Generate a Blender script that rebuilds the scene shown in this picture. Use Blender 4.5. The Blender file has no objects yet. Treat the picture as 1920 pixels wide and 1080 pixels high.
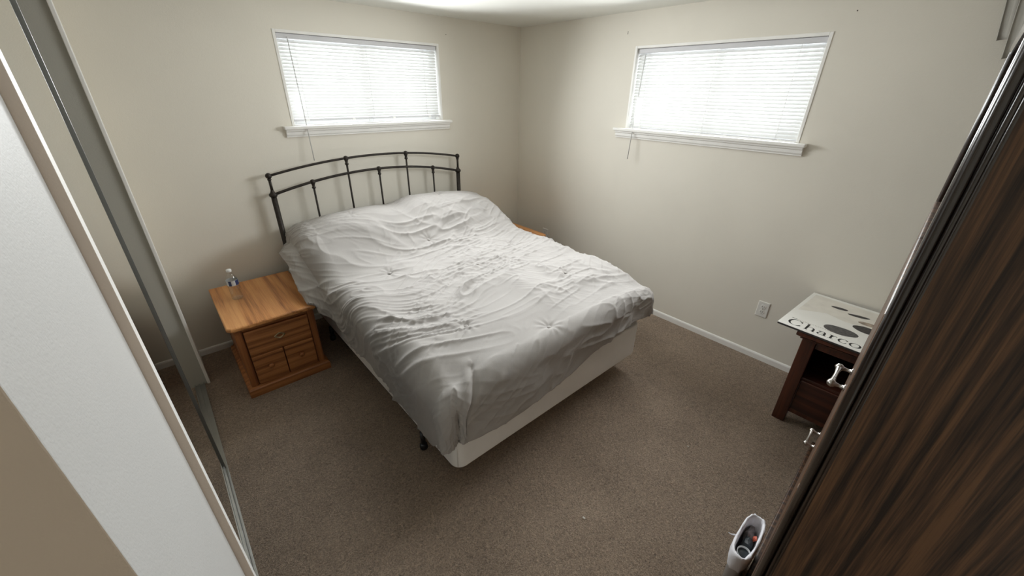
import bpy, bmesh, math, random
import numpy as np
from mathutils import Matrix, Vector

# ------------------------------------------------------------------ camera, sky, exposure
scene = bpy.context.scene
COL = scene.collection
PI = math.pi

def camera_matrix(yaw, pitch, roll):
    cy, sy, cp, sp = math.cos(yaw), math.sin(yaw), math.cos(pitch), math.sin(pitch)
    fwd = Vector((sy * cp, cy * cp, -sp)); right = Vector((cy, -sy, 0)); down = fwd.cross(right)
    c, s = math.cos(roll), math.sin(roll)
    r = c * right + s * down; d = -s * right + c * down
    return Matrix((r, -d, -fwd)).transposed().to_4x4()

cam_data = bpy.data.cameras.new('camera')
cam_data.sensor_width = 36.0
cam_data.lens = 741.8 / 1920 * 36.0
cam_data.clip_start = 0.02
cam = bpy.data.objects.new('camera', cam_data)
cam.matrix_world = Matrix.Translation((0, 0, 1.8)) @ camera_matrix(.7278, .4642, -.0142)
COL.objects.link(cam)
scene.camera = cam

world = bpy.data.worlds.new('overcast_sky'); scene.world = world
world.use_nodes = True
world.node_tree.nodes['Background'].inputs[0].default_value = (.93, .97, 1.0, 1)
world.node_tree.nodes['Background'].inputs[1].default_value = 4.0

scene.view_settings.view_transform = 'Standard'
scene.view_settings.look = 'None'
scene.view_settings.gamma = 1.0
scene.view_settings.exposure = 0.45
scene.view_settings.use_curve_mapping = False
scene.cycles.max_bounces = 14
scene.cycles.diffuse_bounces = 7
scene.cycles.transparent_max_bounces = 24
scene.cycles.caustics_refractive = False
scene.cycles.caustics_reflective = False
scene.cycles.sample_clamp_indirect = 12

def daylight(name, loc, rot, sx, sy, watts):
    """soft daylight that the overcast sky sends in through a window with its blind"""
    l = bpy.data.lights.new(name, 'AREA'); l.shape = 'RECTANGLE'; l.size = sx; l.size_y = sy
    l.energy = watts; l.spread = math.radians(136); l.color = (.955, .985, 1.0)
    o = bpy.data.objects.new(name, l); o.location = loc; o.rotation_euler = rot
    COL.objects.link(o)
daylight('daylight_window_1', (1.4655, 3.292, 1.852), (-PI / 2 + math.radians(9), 0, 0), 1.20, .52, 24)
daylight('daylight_window_2', (2.997, 1.3925, 1.828), (0, PI / 2 - math.radians(9), 0), .52, 1.20, 22)

# ------------------------------------------------------------------ dimensions (metres)
XR, YB, ZC = 3.029, 3.324, 2.335          # window wall, headboard wall, ceiling
XC = -.142                                # closet wall
W1 = (.836, 2.095, 1.55, 2.138)           # x0 x1 z0 z1 in the headboard wall
W2 = (.765, 2.02, 1.531, 2.11)            # y0 y1 z0 z1 in the right wall

# ------------------------------------------------------------------ materials
def mat_new(name):
    m = bpy.data.materials.new(name); m.use_nodes = True
    nt = m.node_tree; b = nt.nodes['Principled BSDF']
    return m, nt, b
def N(nt, kind, **kw):
    n = nt.nodes.new(kind)
    for k, v in kw.items(): setattr(n, k, v)
    return n
def coords(nt, scale=(1, 1, 1), kind='Object', rot=(0, 0, 0), loc=(0, 0, 0)):
    tc = N(nt, 'ShaderNodeTexCoord'); mp = N(nt, 'ShaderNodeMapping')
    mp.inputs['Scale'].default_value = scale; mp.inputs['Rotation'].default_value = rot; mp.inputs['Location'].default_value = loc
    nt.links.new(tc.outputs[kind], mp.inputs['Vector'])
    return mp.outputs[0]
def noise(nt, vec, scale, detail=3, rough=.5, dist=0):
    n = N(nt, 'ShaderNodeTexNoise'); n.inputs['Scale'].default_value = scale; n.inputs['Detail'].default_value = detail
    n.inputs['Roughness'].default_value = rough; n.inputs['Distortion'].default_value = dist
    nt.links.new(vec, n.inputs['Vector']); return n.outputs['Fac']
def ramp(nt, fac, stops):
    r = N(nt, 'ShaderNodeValToRGB')
    e = r.color_ramp.elements
    e[0].position, e[0].color = stops[0][0], (*stops[0][1], 1)
    e[1].position, e[1].color = stops[-1][0], (*stops[-1][1], 1)
    for p, c in stops[1:-1]:
        x = e.new(p); x.color = (*c, 1)
    nt.links.new(fac, r.inputs[0]); return r.outputs[0]
def bump(nt, b, h, strength, dist):
    n = N(nt, 'ShaderNodeBump'); n.inputs['Strength'].default_value = strength; n.inputs['Distance'].default_value = dist
    nt.links.new(h, n.inputs['Height']); nt.links.new(n.outputs[0], b.inputs['Normal']); return n
def math_node(nt, op, a, bb):
    n = N(nt, 'ShaderNodeMath', operation=op)
    for i, v in enumerate((a, bb)):
        if hasattr(v, 'links'): nt.links.new(v, n.inputs[i])
        else: n.inputs[i].default_value = v
    return n.outputs[0]

def plain(name, col, rough=.5, metal=0, coat=0, var=.06, vscale=9, spec=.5, bmp=0, bscale=200):
    m, nt, b = mat_new(name)
    v = coords(nt); f = noise(nt, v, vscale, 4)
    lo = tuple(max(0, c * (1 - var)) for c in col); hi = tuple(min(1, c * (1 + var)) for c in col)
    nt.links.new(ramp(nt, f, [(.3, lo), (.7, hi)]), b.inputs['Base Color'])
    b.inputs['Roughness'].default_value = rough; b.inputs['Metallic'].default_value = metal
    b.inputs['Coat Weight'].default_value = coat; b.inputs['Specular IOR Level'].default_value = spec
    if bmp: bump(nt, b, noise(nt, v, bscale, 3), bmp, .002)
    return m

def paint(name, col, bmp=.25):
    m, nt, b = mat_new(name)
    v = coords(nt)
    f = noise(nt, v, 1.3, 4)
    lo = tuple(c * .965 for c in col); hi = tuple(min(1, c * 1.02) for c in col)
    nt.links.new(ramp(nt, f, [(.35, lo), (.65, hi)]), b.inputs['Base Color'])
    b.inputs['Roughness'].default_value = .55
    b.inputs['Specular IOR Level'].default_value = .3
    h = math_node(nt, 'ADD', noise(nt, v, 230, 3), math_node(nt, 'MULTIPLY', noise(nt, v, 45, 3), .7))
    bump(nt, b, h, bmp, .0018)
    return m

def wood(name, dark, mid, light, axis='z', scale=1.0, rough=.35, coat=.0, bmp=.25, streak=1.0, bands=1.0):
    """grain runs along one local axis: rings from a distorted wave, pores from stretched noise"""
    m, nt, b = mat_new(name)
    long_, short = .8 * scale, 9 * scale
    sc = {'x': (long_, short, short), 'y': (short, long_, short), 'z': (short, short, long_)}[axis]
    v = coords(nt, sc)
    w = N(nt, 'ShaderNodeTexWave', wave_type='RINGS', rings_direction={'x': 'X', 'y': 'Y', 'z': 'Z'}[axis])
    w.inputs['Scale'].default_value = .55; w.inputs['Distortion'].default_value = 9
    w.inputs['Detail'].default_value = 3; w.inputs['Detail Scale'].default_value = .9; w.inputs['Detail Roughness'].default_value = .55
    nt.links.new(v, w.inputs['Vector'])
    def stretched(across, along, detail, rough_, dist=0):
        sp = {'x': (along, across, across), 'y': (across, along, across), 'z': (across, across, along)}[axis]
        return noise(nt, coords(nt, tuple(q * scale for q in sp)), 1.0, detail, rough_, dist)
    pores = stretched(230, 6, 2, .6)
    lines = stretched(48, 1.1, 3, .55, .35)
    big = stretched(7, 1.0, 3, .5, .6)
    f = math_node(nt, 'ADD', math_node(nt, 'MULTIPLY', w.outputs['Fac'], .16 * bands), math_node(nt, 'MULTIPLY', pores, .30 * streak))
    f = math_node(nt, 'ADD', f, math_node(nt, 'MULTIPLY', lines, .52 * streak))
    f = math_node(nt, 'ADD', f, math_node(nt, 'MULTIPLY', big, .30 * bands))
    c0 = (.08 + .15) * bands + .41 * streak
    nt.links.new(ramp(nt, f, [(c0 - .17, dark), (c0, mid), (c0 + .19, light)]), b.inputs['Base Color'])
    b.inputs['Roughness'].default_value = rough
    b.inputs['Coat Weight'].default_value = coat; b.inputs['Coat Roughness'].default_value = .12
    bump(nt, b, f, bmp, .0012)
    return m

def carpet_material():
    m, nt, b = mat_new('carpet_pile')
    v = coords(nt)
    fib = noise(nt, v, 135, 3, .75, .8)
    clump = noise(nt, v, 58, 4, .7, 1.6)
    big = noise(nt, v, 2.1, 4, .6)
    f = math_node(nt, 'ADD', math_node(nt, 'MULTIPLY', fib, .42), math_node(nt, 'MULTIPLY', clump, .40))
    f = math_node(nt, 'ADD', f, math_node(nt, 'MULTIPLY', big, .18))
    nt.links.new(ramp(nt, f, [(.35, (.14, .098, .066)), (.50, (.46, .338, .240)), (.65, (.82, .64, .48))]), b.inputs['Base Color'])
    b.inputs['Roughness'].default_value = 1.0
    b.inputs['Specular IOR Level'].default_value = .05
    b.inputs['Sheen Weight'].default_value = .25; b.inputs['Sheen Roughness'].default_value = .6
    h = math_node(nt, 'ADD', fib, math_node(nt, 'MULTIPLY', clump, 1.2))
    bump(nt, b, h, 1.0, .016)
    return m

def fabric(name, col, weave=900, sheen=.2, wr=.0):
    m, nt, b = mat_new(name)
    v = coords(nt)
    f = noise(nt, v, 5, 4)
    nt.links.new(ramp(nt, f, [(.3, tuple(c * .95 for c in col)), (.7, tuple(min(1, c * 1.03) for c in col))]), b.inputs['Base Color'])
    b.inputs['Roughness'].default_value = .9; b.inputs['Specular IOR Level'].default_value = .15
    b.inputs['Sheen Weight'].default_value = sheen
    h = math_node(nt, 'ADD', math_node(nt, 'MULTIPLY', noise(nt, v, weave, 2), .12), math_node(nt, 'MULTIPLY', noise(nt, v, 60, 4, .6, 1.5), wr))
    bump(nt, b, h, .5, .004)
    return m

def glassy(name, col=(1, 1, 1), glossy=.08, rough=.03, ior=1.45):
    m = bpy.data.materials.new(name); m.use_nodes = True
    nt = m.node_tree; nt.nodes.remove(nt.nodes['Principled BSDF'])
    t = N(nt, 'ShaderNodeBsdfTransparent'); g = N(nt, 'ShaderNodeBsdfGlossy'); mx = N(nt, 'ShaderNodeMixShader')
    t.inputs[0].default_value = (*col, 1); g.inputs['Roughness'].default_value = rough
    lw = N(nt, 'ShaderNodeLayerWeight')                          # facing term, so both sides of a thin wall behave alike
    rim = math_node(nt, 'MULTIPLY', math_node(nt, 'POWER', lw.outputs['Facing'], 4.0), ior - 1)
    nt.links.new(math_node(nt, 'ADD', rim, glossy), mx.inputs[0])
    nt.links.new(t.outputs[0], mx.inputs[1]); nt.links.new(g.outputs[0], mx.inputs[2])
    nt.links.new(mx.outputs[0], nt.nodes['Material Output'].inputs[0])
    return m

def slat_material():
    m = bpy.data.materials.new('blind_slat_vinyl'); m.use_nodes = True
    nt = m.node_tree; b = nt.nodes['Principled BSDF']
    f = noise(nt, coords(nt), 6, 2)
    nt.links.new(ramp(nt, f, [(.3, (.82, .82, .81)), (.7, (.88, .88, .87))]), b.inputs['Base Color'])
    b.inputs['Roughness'].default_value = .35
    t = N(nt, 'ShaderNodeBsdfTranslucent'); t.inputs[0].default_value = (.85, .85, .84, 1)
    mx = N(nt, 'ShaderNodeMixShader'); mx.inputs[0].default_value = .35
    nt.links.new(b.outputs[0], mx.inputs[1]); nt.links.new(t.outputs[0], mx.inputs[2])
    nt.links.new(mx.outputs[0], nt.nodes['Material Output'].inputs[0])
    return m

M = dict(
    wall=paint('wall_paint_beige', (.75, .715, .635)),
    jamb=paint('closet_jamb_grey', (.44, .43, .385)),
    hall=paint('wall_taupe_and_casing_shade', (.70, .60, .51)),
    stub=paint('wall_paint_white', (.51, .505, .49), .35),
    ceiling=paint('ceiling_paint', (.76, .76, .71), .5),
    trim=plain('trim_white_gloss', (.84, .83, .80), .35, var=.03),
    carpet=carpet_material(),
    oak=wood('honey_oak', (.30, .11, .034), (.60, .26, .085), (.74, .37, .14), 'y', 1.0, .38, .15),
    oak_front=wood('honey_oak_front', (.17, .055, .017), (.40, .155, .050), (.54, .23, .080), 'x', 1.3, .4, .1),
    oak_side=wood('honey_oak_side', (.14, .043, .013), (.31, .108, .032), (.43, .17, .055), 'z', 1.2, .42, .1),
    dark=wood('dark_oak', (.013, .006, .0035), (.066, .033, .018), (.16, .080, .038), 'z', 1.4, .48, .1, .5, 1.6, .7),
    dark_gloss=wood('dark_oak_gloss', (.008, .004, .003), (.020, .011, .008), (.045, .024, .015), 'z', 1.0, .25, .9, .12),
    cherry=wood('red_brown_wood', (.030, .008, .004), (.075, .020, .009), (.13, .040, .018), 'z', 1.2, .35, .2),
    cherry_dark=wood('red_brown_wood_panel', (.022, .006, .004), (.05, .014, .008), (.085, .026, .013), 'y', 1.2, .38, .15),
    iron=plain('bronze_iron', (.030, .024, .020), .45, .5, var=.35, vscale=60, bmp=.3, bscale=120),
    black=plain('black_steel', (.012, .012, .012), .5, .3),
    nickel=plain('brushed_nickel', (.47, .45, .43), .22, 1.0, var=.08),
    brass=plain('antique_brass', (.42, .33, .20), .38, 1.0, var=.35, vscale=80),
    alum=plain('satin_aluminium', (.52, .53, .52), .32, .9, var=.05),
    stile=plain('anodised_stile', (.20, .205, .20), .3, .9, var=.05),
    slat=slat_material(),
    rail=plain('blind_rail_vinyl', (.62, .62, .64), .4, var=.02),  # greyed so the colour carries the backlit shade of the head rail
    cord=plain('blind_cord', (.8, .8, .78), .8),
    pane=glassy('window_glass', (.97, .98, .98)),
    wand=plain('wand_plastic', (.62, .62, .61), .25, var=.02),
    sash=plain('window_sash_white', (.8, .8, .8), .4, var=.02),
    comforter=fabric('comforter_cotton', (.385, .366, .350), 700, .15, .25),
    pillow=fabric('pillow_cotton', (.42, .405, .395), 700, .15, .3),
    mattress=fabric('mattress_ticking', (.7, .69, .67), 500),
    box=fabric('box_spring_cloth', (.90, .89, .87), 500, .1, .05),
    outlet=plain('outlet_plastic', (.74, .73, .69), .35, var=.02),
    slot=plain('outlet_slot', (.03, .03, .03), .6),
    pad=plain('pad_cover_paper', (.88, .875, .84), .5, var=.02),
    padedge=plain('pad_binding', (.035, .033, .032), .6),
    ink=plain('black_ink', (.012, .012, .012), .6),
    char1=plain('charcoal_print', (.10, .095, .095), .6, var=.45, vscale=70),
    char2=plain('charcoal_print_dark', (.055, .05, .05), .6, var=.4, vscale=70),
    char3=plain('charcoal_print_fade', (.38, .31, .25), .6, var=.4, vscale=40),
    sepia=plain('sepia_wash', (.80, .77, .71), .6, var=.06, vscale=14),
    pet=glassy('clear_bottle', (.97, .98, .985), .09, .08, 1.18),
    water=glassy('bottle_water', (.96, .975, .985), .05, .02, 1.15),
    cap=plain('bottle_cap', (.82, .84, .83), .4, var=.02),
    label_blue=plain('label_blue', (.035, .055, .16), .4, var=.3, vscale=60),
    label_white=plain('label_white', (.62, .66, .68), .4, var=.1, vscale=60),
    bag=fabric('bin_liner_film', (.78, .78, .82), 100, .0, .6),
    bin=plain('bin_plastic', (.55, .55, .56), .5),
    trash_dark=plain('trash_dark', (.02, .028, .034), .5, var=.5, vscale=40),
    trash_grey=plain('trash_grey', (.22, .20, .20), .7, var=.3, vscale=50),
    trash_orange=plain('trash_orange', (.62, .13, .07), .5, var=.1),
    cup=plain('paper_white', (.72, .75, .76), .5, var=.03),
    curtain=fabric('grey_curtain_cloth', (.40, .385, .345), 400, .1, .2),
    lint=plain('lint_white', (.75, .73, .68), .9),
    hole=plain('nail_hole_dark', (.07, .06, .05), .9),
)
def mirror_material():
    m, nt, b = mat_new('mirror_silver')
    f = noise(nt, coords(nt), 3, 2)
    nt.links.new(ramp(nt, f, [(.3, (.80, .81, .80)), (.7, (.83, .84, .83))]), b.inputs['Base Color'])
    b.inputs['Metallic'].default_value = 1; b.inputs['Roughness'].default_value = .015
    return m
M['mirror'] = mirror_material()

# ------------------------------------------------------------------ mesh helpers
def empty(name, loc=(0, 0, 0), rz=0.0):
    o = bpy.data.objects.new(name, None); o.location = loc; o.rotation_euler = (0, 0, rz)
    o.empty_display_size = .05
    COL.objects.link(o); return o
def tag(o, label=None, cat=None, group=None, kind=None):
    if label: o['label'] = label
    if cat: o['category'] = cat
    if group: o['group'] = group
    if kind: o['kind'] = kind
    return o
def link(name, me, m, parent=None, smooth=False, loc=None):
    if m is not None and not me.materials:
        me.materials.append(M[m] if isinstance(m, str) else m)
    if smooth:
        me.polygons.foreach_set('use_smooth', [True] * len(me.polygons))
    o = bpy.data.objects.new(name, me); COL.objects.link(o)
    if parent: o.parent = parent
    if loc is not None: o.location = loc
    return o
def obj(name, bm, m, parent=None, smooth=False, loc=None, normals=True):
    if normals: bmesh.ops.recalc_face_normals(bm, faces=bm.faces)
    me = bpy.data.meshes.new(name); bm.to_mesh(me); bm.free()
    o = link(name, me, m, parent, smooth, loc)
    if smooth == 'auto': pass
    return o
def add_box(bm, x0, x1, y0, y1, z0, z1, bev=0, seg=2, only=None):
    vs = [bm.verts.new(p) for p in ((x0, y0, z0), (x1, y0, z0), (x1, y1, z0), (x0, y1, z0), (x0, y0, z1), (x1, y0, z1), (x1, y1, z1), (x0, y1, z1))]
    fs = [bm.faces.new([vs[i] for i in f]) for f in ((0, 3, 2, 1), (4, 5, 6, 7), (0, 1, 5, 4), (1, 2, 6, 5), (2, 3, 7, 6), (3, 0, 4, 7))]
    if bev:
        es = list({e for f in fs for e in f.edges})
        if only: es = [e for e in es if only((e.verts[0].co + e.verts[1].co) / 2)]
        bmesh.ops.bevel(bm, geom=es, offset=bev, segments=seg, profile=.5, affect='EDGES')
def box(name, x0, x1, y0, y1, z0, z1, m, parent=None, bev=0, seg=2, only=None):
    bm = bmesh.new(); add_box(bm, x0, x1, y0, y1, z0, z1, bev, seg, only)
    return obj(name, bm, m, parent, smooth=False)
def add_lathe(bm, prof, n=20, c=(0, 0, 0), axis='z'):
    rings = []
    for r, h in prof:
        ring = []
        for k in range(n):
            a = 2 * PI * k / n; u, v = r * math.cos(a), r * math.sin(a)
            p = {'z': (u, v, h), 'x': (h, u, v), 'y': (u, h, v)}[axis]
            ring.append(bm.verts.new((p[0] + c[0], p[1] + c[1], p[2] + c[2])))
        rings.append(ring)
    for a, b in zip(rings, rings[1:]):
        for k in range(n):
            bm.faces.new((a[k], a[(k + 1) % n], b[(k + 1) % n], b[k]))
    bm.faces.new(rings[0][::-1]); bm.faces.new(rings[-1])
def add_tube(bm, pts, r, n=10):
    pts = [Vector(p) for p in pts]; rings = []
    rr = r if isinstance(r, (list, tuple)) else [r] * len(pts)
    up = None
    for i, p in enumerate(pts):
        t = (pts[min(i + 1, len(pts) - 1)] - pts[max(i - 1, 0)]).normalized()
        if up is None: up = t.orthogonal().normalized()
        s = t.cross(up).normalized(); up = s.cross(t).normalized()
        rings.append([bm.verts.new(p + rr[i] * (math.cos(2 * PI * k / n) * s + math.sin(2 * PI * k / n) * up)) for k in range(n)])
    for a, b in zip(rings, rings[1:]):
        for k in range(n): bm.faces.new((a[k], a[(k + 1) % n], b[(k + 1) % n], b[k]))
    bm.faces.new(rings[0][::-1]); bm.faces.new(rings[-1])
def tube(name, pts, r, m, parent=None, n=10):
    bm = bmesh.new(); add_tube(bm, pts, r, n); return obj(name, bm, m, parent, smooth=True)
def add_prism(bm, poly, axis, a0, a1):
    """poly: 2-D outline; extruded along axis from a0 to a1"""
    def P(u, v, a): return {'x': (a, u, v), 'y': (u, a, v), 'z': (u, v, a)}[axis]
    A = [bm.verts.new(P(u, v, a0)) for u, v in poly]; B = [bm.verts.new(P(u, v, a1)) for u, v in poly]
    n = len(poly)
    for k in range(n): bm.faces.new((A[k], A[(k + 1) % n], B[(k + 1) % n], B[k]))
    bm.faces.new(A[::-1]); bm.faces.new(B)
def copy_tree(o, parent=None):
    c = o.copy(); COL.objects.link(c); c.parent = parent
    for ch in [x for x in SNAP if x.parent == o]: copy_tree(ch, c)
    return c

# ------------------------------------------------------------------ room shell
def struct(o): o['kind'] = 'structure'; return o
def ring_wall(name, axis, at, thick, u0, u1, w, m):
    """wall slab with one rectangular hole; axis 'y': plane y=at (u is x), axis 'x': plane x=at (u is y)"""
    bm = bmesh.new()
    def P(u, z, d): return (u, at + d, z) if axis == 'y' else (at + d, u, z)
    us = [u0, w[0], w[1], u1]; zs = [-.05, w[2], w[3], ZC + .05]
    g = {}
    for k, d in enumerate((0, thick)):
        for i, u in enumerate(us):
            for j, z in enumerate(zs): g[i, j, k] = bm.verts.new(P(u, z, d))
    for k in (0, 1):
        for i in range(3):
            for j in range(3):
                if (i, j) != (1, 1): bm.faces.new((g[i, j, k], g[i + 1, j, k], g[i + 1, j + 1, k], g[i, j + 1, k]))
    for i in range(3):
        for j in (0, 3): bm.faces.new((g[i, j, 0], g[i + 1, j, 0], g[i + 1, j, 1], g[i, j, 1]))
        for ii in (0, 3): bm.faces.new((g[ii, i, 0], g[ii, i + 1, 0], g[ii, i + 1, 1], g[ii, i, 1]))
    for j in (1, 2): bm.faces.new((g[1, j, 0], g[2, j, 0], g[2, j, 1], g[1, j, 1]))
    for ii in (1, 2): bm.faces.new((g[ii, 1, 0], g[ii, 2, 0], g[ii, 2, 1], g[ii, 1, 1]))
    return struct(obj(name, bm, m))

struct(box('floor', -1.5, XR + .1, -.75, YB + .1, -.06, 0, 'carpet'))
struct(box('ceiling', -1.5, XR + .1, -.75, YB + .1, ZC, ZC + .06, 'ceiling'))
wall_back = ring_wall('wall_back', 'y', YB, .16, -1.5, XR + .2, W1, 'wall')
wall_right = ring_wall('wall_right', 'x', XR, .16, -.8, YB, W2, 'wall')
struct(box('wall_front', -1.5, XR + .1, -.72, -.62, 0, ZC, 'wall'))
struct(box('wall_hall', -1.5, -1.4, -.62, .457, 0, ZC, 'wall'))
# closet wall: the end with the worn white corner, the far return and the header over the sliding doors
def worn_corner_wall():
    bm = bmesh.new(); rnd = random.Random(4)
    x0, x1, y0, y1 = -.26, XC, .457, 1.02
    zs = [0 + ZC * i / 240 for i in range(241)]
    rows = []
    for z in zs:
        chip = .0011 + .0005 * rnd.random() + (.0045 * rnd.random() if rnd.random() < .05 else 0)
        rows.append([bm.verts.new(p) for p in ((x0, y0, z), (x1 - chip, y0, z), (x1 - chip * .25, y0 + chip * .3, z), (x1, y0 + chip * 1.3, z), (x1, y1, z), (x0, y1, z))])
    for a, b in zip(rows, rows[1:]):
        for k in range(6): bm.faces.new((a[k], a[(k + 1) % 6], b[(k + 1) % 6], b[k]))
    bm.faces.new(rows[0][::-1]); bm.faces.new(rows[-1])
    o = obj('wall_closet_end', bm, 'stub')
    o.data.materials.append(M['hall'])                         # the hallway side is painted taupe
    for p in o.data.polygons:
        if p.normal.y < -.8: p.material_index = 1
    return struct(o)
wall_end = worn_corner_wall()
struct(box('wall_hall_side', -1.5, -.255, .46, .56, 0, ZC, 'wall'))
struct(box('wall_closet_return', -.24, XC, 2.945, YB, 0, ZC, 'wall'))
struct(box('wall_closet_header', -.24, XC, 1.02, 2.945, 2.19, ZC, 'wall'))
struct(box('wall_closet_back', -.95, -.85, .56, YB, 0, ZC, 'wall'))
# closet casing
tr = struct(empty('trim_1', (0, 0, 0)))
nb = box('casing_board', -.235, -.124, 1.02, 1.058, 0, 2.19, 'trim', tr, .0008)
nb.data.materials.append(M['hall'])  # side turned from the windows: its shade is put into the colour
for p in nb.data.polygons:
    if p.normal.y < -.8: p.material_index = 1
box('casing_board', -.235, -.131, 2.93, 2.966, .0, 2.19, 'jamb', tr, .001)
box('corner_bead', -.139, -.122, 2.916, 2.968, .0, 2.19, 'trim', tr, .003, 2)
box('casing_board', -.235, -.124, 1.058, 2.93, 2.17, 2.21, 'trim', tr, .002)
# baseboards
def baseboard(name, axis, at, u0, u1):
    bm = bmesh.new()
    prof = [(0, 0), (.012, 0), (.012, .038), (.009, .046), (.004, .050), (0, .050)]
    if axis == 'y': add_prism(bm, [(at - d, z) for d, z in prof], 'x', u0, u1)
    else: add_prism(bm, [(at - d, z) for d, z in prof], 'y', u0, u1)
    return struct(obj(name, bm, 'trim'))
baseboard('baseboard_back', 'y', YB, XC, XR)
baseboard('baseboard_right', 'x', XR, -.62, YB - .013)
struct(box('baseboard_closet', XC, XC + .012, 2.97, YB - .013, 0, .05, 'trim', None, .003))
# nail holes left in the paint
def hole(parent, p, axis):
    bm = bmesh.new(); add_lathe(bm, [(.0034, 0), (.0034, .0012)], 8, (0, 0, 0), axis)
    o = obj('nail_hole', bm, 'hole', parent); o.location = p
hole(wall_right, (XR - .001, 2.106, 2.207), 'x'); hole(wall_right, (XR - .001, .692, 2.197), 'x'); hole(wall_right, (XR - .001, 2.106, 2.196), 'x')
hole(wall_back, (2.175, YB - .001, 2.209), 'y')

# ------------------------------------------------------------------ windows and blinds
def window(name, axis, at, w, sill_ext):
    """axis 'y': in the headboard wall (u=x), axis 'x': in the right wall (u=y). d>0 goes out of the room"""
    u0, u1, z0, z1 = w
    root = struct(empty(name))
    def B(nm, a0, a1, d0, d1, c0, c1, m, bev=.002, parent=root):
        if axis == 'y': return box(nm, a0, a1, at + d0, at + d1, c0, c1, m, parent, bev)
        return box(nm, at + d0, at + d1, a0, a1, c0, c1, m, parent, bev)
    T = .018
    for a in ((u0, u0 + T, z0, z1), (u1 - T, u1, z0, z1), (u0 + T, u1 - T, z1 - T, z1), (u0 + T, u1 - T, z0, z0 + .004)):
        B('window_frame', a[0], a[1], -.004, .15, a[2], a[3], 'trim')
    B('window_sill', u0 - sill_ext[0], u1 + sill_ext[1], -.048, .0, z0 - .022, z0, 'trim', .005)
    # moulded apron under the sill
    bm = bmesh.new()
    prof = [(0, -.022), (-.030, -.022), (-.030, -.034), (-.020, -.040), (-.020, -.058), (-.013, -.068), (-.013, -.074), (0, -.074)]
    e0, e1 = u0 - sill_ext[0] + .012, u1 + sill_ext[1] - .012
    add_prism(bm, [(at + d, z0 + z) for d, z in prof], 'x' if axis == 'y' else 'y', e0, e1)
    obj('window_apron', bm, 'trim', root)
    # sliding sash
    S = .035; a0, a1, b0, b1 = u0 + T, u1 - T, z0 + .004, z1 - T
    mid = (a0 + a1) / 2
    for q in ((a0, a0 + S, b0, b1), (a1 - S, a1, b0, b1), (mid - S / 2, mid + S / 2, b0, b1), (a0 + S, mid - S / 2, b0, b0 + S), (mid + S / 2, a1 - S, b0, b0 + S), (a0 + S, mid - S / 2, b1 - S, b1), (mid + S / 2, a1 - S, b1 - S, b1)):
        B('sash_rail', q[0], q[1], .09, .125, q[2], q[3], 'sash')
    B('window_pane', a0 + S, mid - S / 2, .105, .109, b0 + S, b1 - S, 'pane', 0)
    B('window_pane', mid + S / 2, a1 - S, .105, .109, b0 + S, b1 - S, 'pane', 0)
    return root
window('window_1', 'y', YB, W1, (.064, .072))
window('window_2', 'x', XR, W2, (.047, .091))

def blind(axis, at, w, label, wand_u, wand_z, tilt, bottom, cords, sag=0.0):
    u0, u1, z0, z1 = w
    u0 += .022; u1 -= .022; z1 -= .020
    L = u1 - u0
    if axis == 'y': root = empty('window_blind', (u0, at + .030, z1), 0)
    else: root = empty('window_blind', (at + .030, u0, z1), PI / 2)       # local x -> +y, local y -> -x
    sgn = 1 if axis == 'y' else -1                                       # local y that points out of the room
    tag(root, label, 'blind', 'white mini blinds')
    box('head_rail', 0, L, -.018, .018, -.030, 0, 'rail', root, .003)
    # slats: shallow crowned strips, tilted
    pitch = .0212; n = int((z1 - z0 - bottom - .030) / pitch)
    bm = bmesh.new(); pr = []
    for k in range(5):
        t = -1 + k / 2.0; pr.append((t * .0125, .0022 * (1 - t * t)))
    pr2 = pr + [(a, b - .0007) for a, b in pr[::-1]]
    ct, st = math.cos(tilt), math.sin(tilt)
    poly = [(sgn * (a * ct - b * st), a * st + b * ct) for a, b in pr2]
    add_prism(bm, poly, 'x', .002, L - .002)
    me = None
    rnd = random.Random(7)
    for i in range(n):
        if me is None:
            o = obj('slat', bm, 'slat', root); me = o.data
        else: o = link('slat', me, None, root)
        o.location = (0, 0, -.030 - (i + .7) * pitch)
        o.rotation_euler = (rnd.uniform(-.012, .012) * sgn, rnd.uniform(-.0012, .0012), 0)
    zb = -.030 - (n + .55) * pitch
    br = box('bottom_rail', 0, L, -.011, .011, zb - .012, zb + .003, 'rail', root, .003)
    for f in (.08, .36, .64, .92):                                        # end clips that hold the cords on the bottom rail
        box('cord_clip', L * f - .012, L * f + .012, -.013, .013, zb - .014, zb + .001, 'cord', br, .002)
    for f in cords:
        for d in (-.0135, .0135):
            tube('ladder_cord', [(L * f, d, -.025), (L * f, d, zb)], .0011, 'cord', root, 6)
    if axis == 'y': lu = wand_u - u0
    else: lu = wand_u - u0
    yy = -sgn * .030
    hk = tube('wand_hook', [(lu, -sgn * .016, wand_z[0] - z1 + .012), (lu, yy, wand_z[0] - z1 + .010), (lu, yy, wand_z[0] - z1 - .004)], .0022, 'rail', root, 8)
    bot = -sgn * (.052 + .048)
    tube('tilt_wand', [(lu, yy, wand_z[0] - z1), (lu, yy - sgn * .055, wand_z[1] - z1)], .0036, 'wand', root, 6)
    return root
blind('y', YB, W1, 'white mini blind over the window above the headboard', .922, (2.085, 1.31), math.radians(52), .030, (.085, .5, .90))
blind('x', XR, W2, 'white mini blind over the window on the bare side wall', 1.925, (2.04, 1.30), math.radians(50), .018, (.10, .5, .92))

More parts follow.
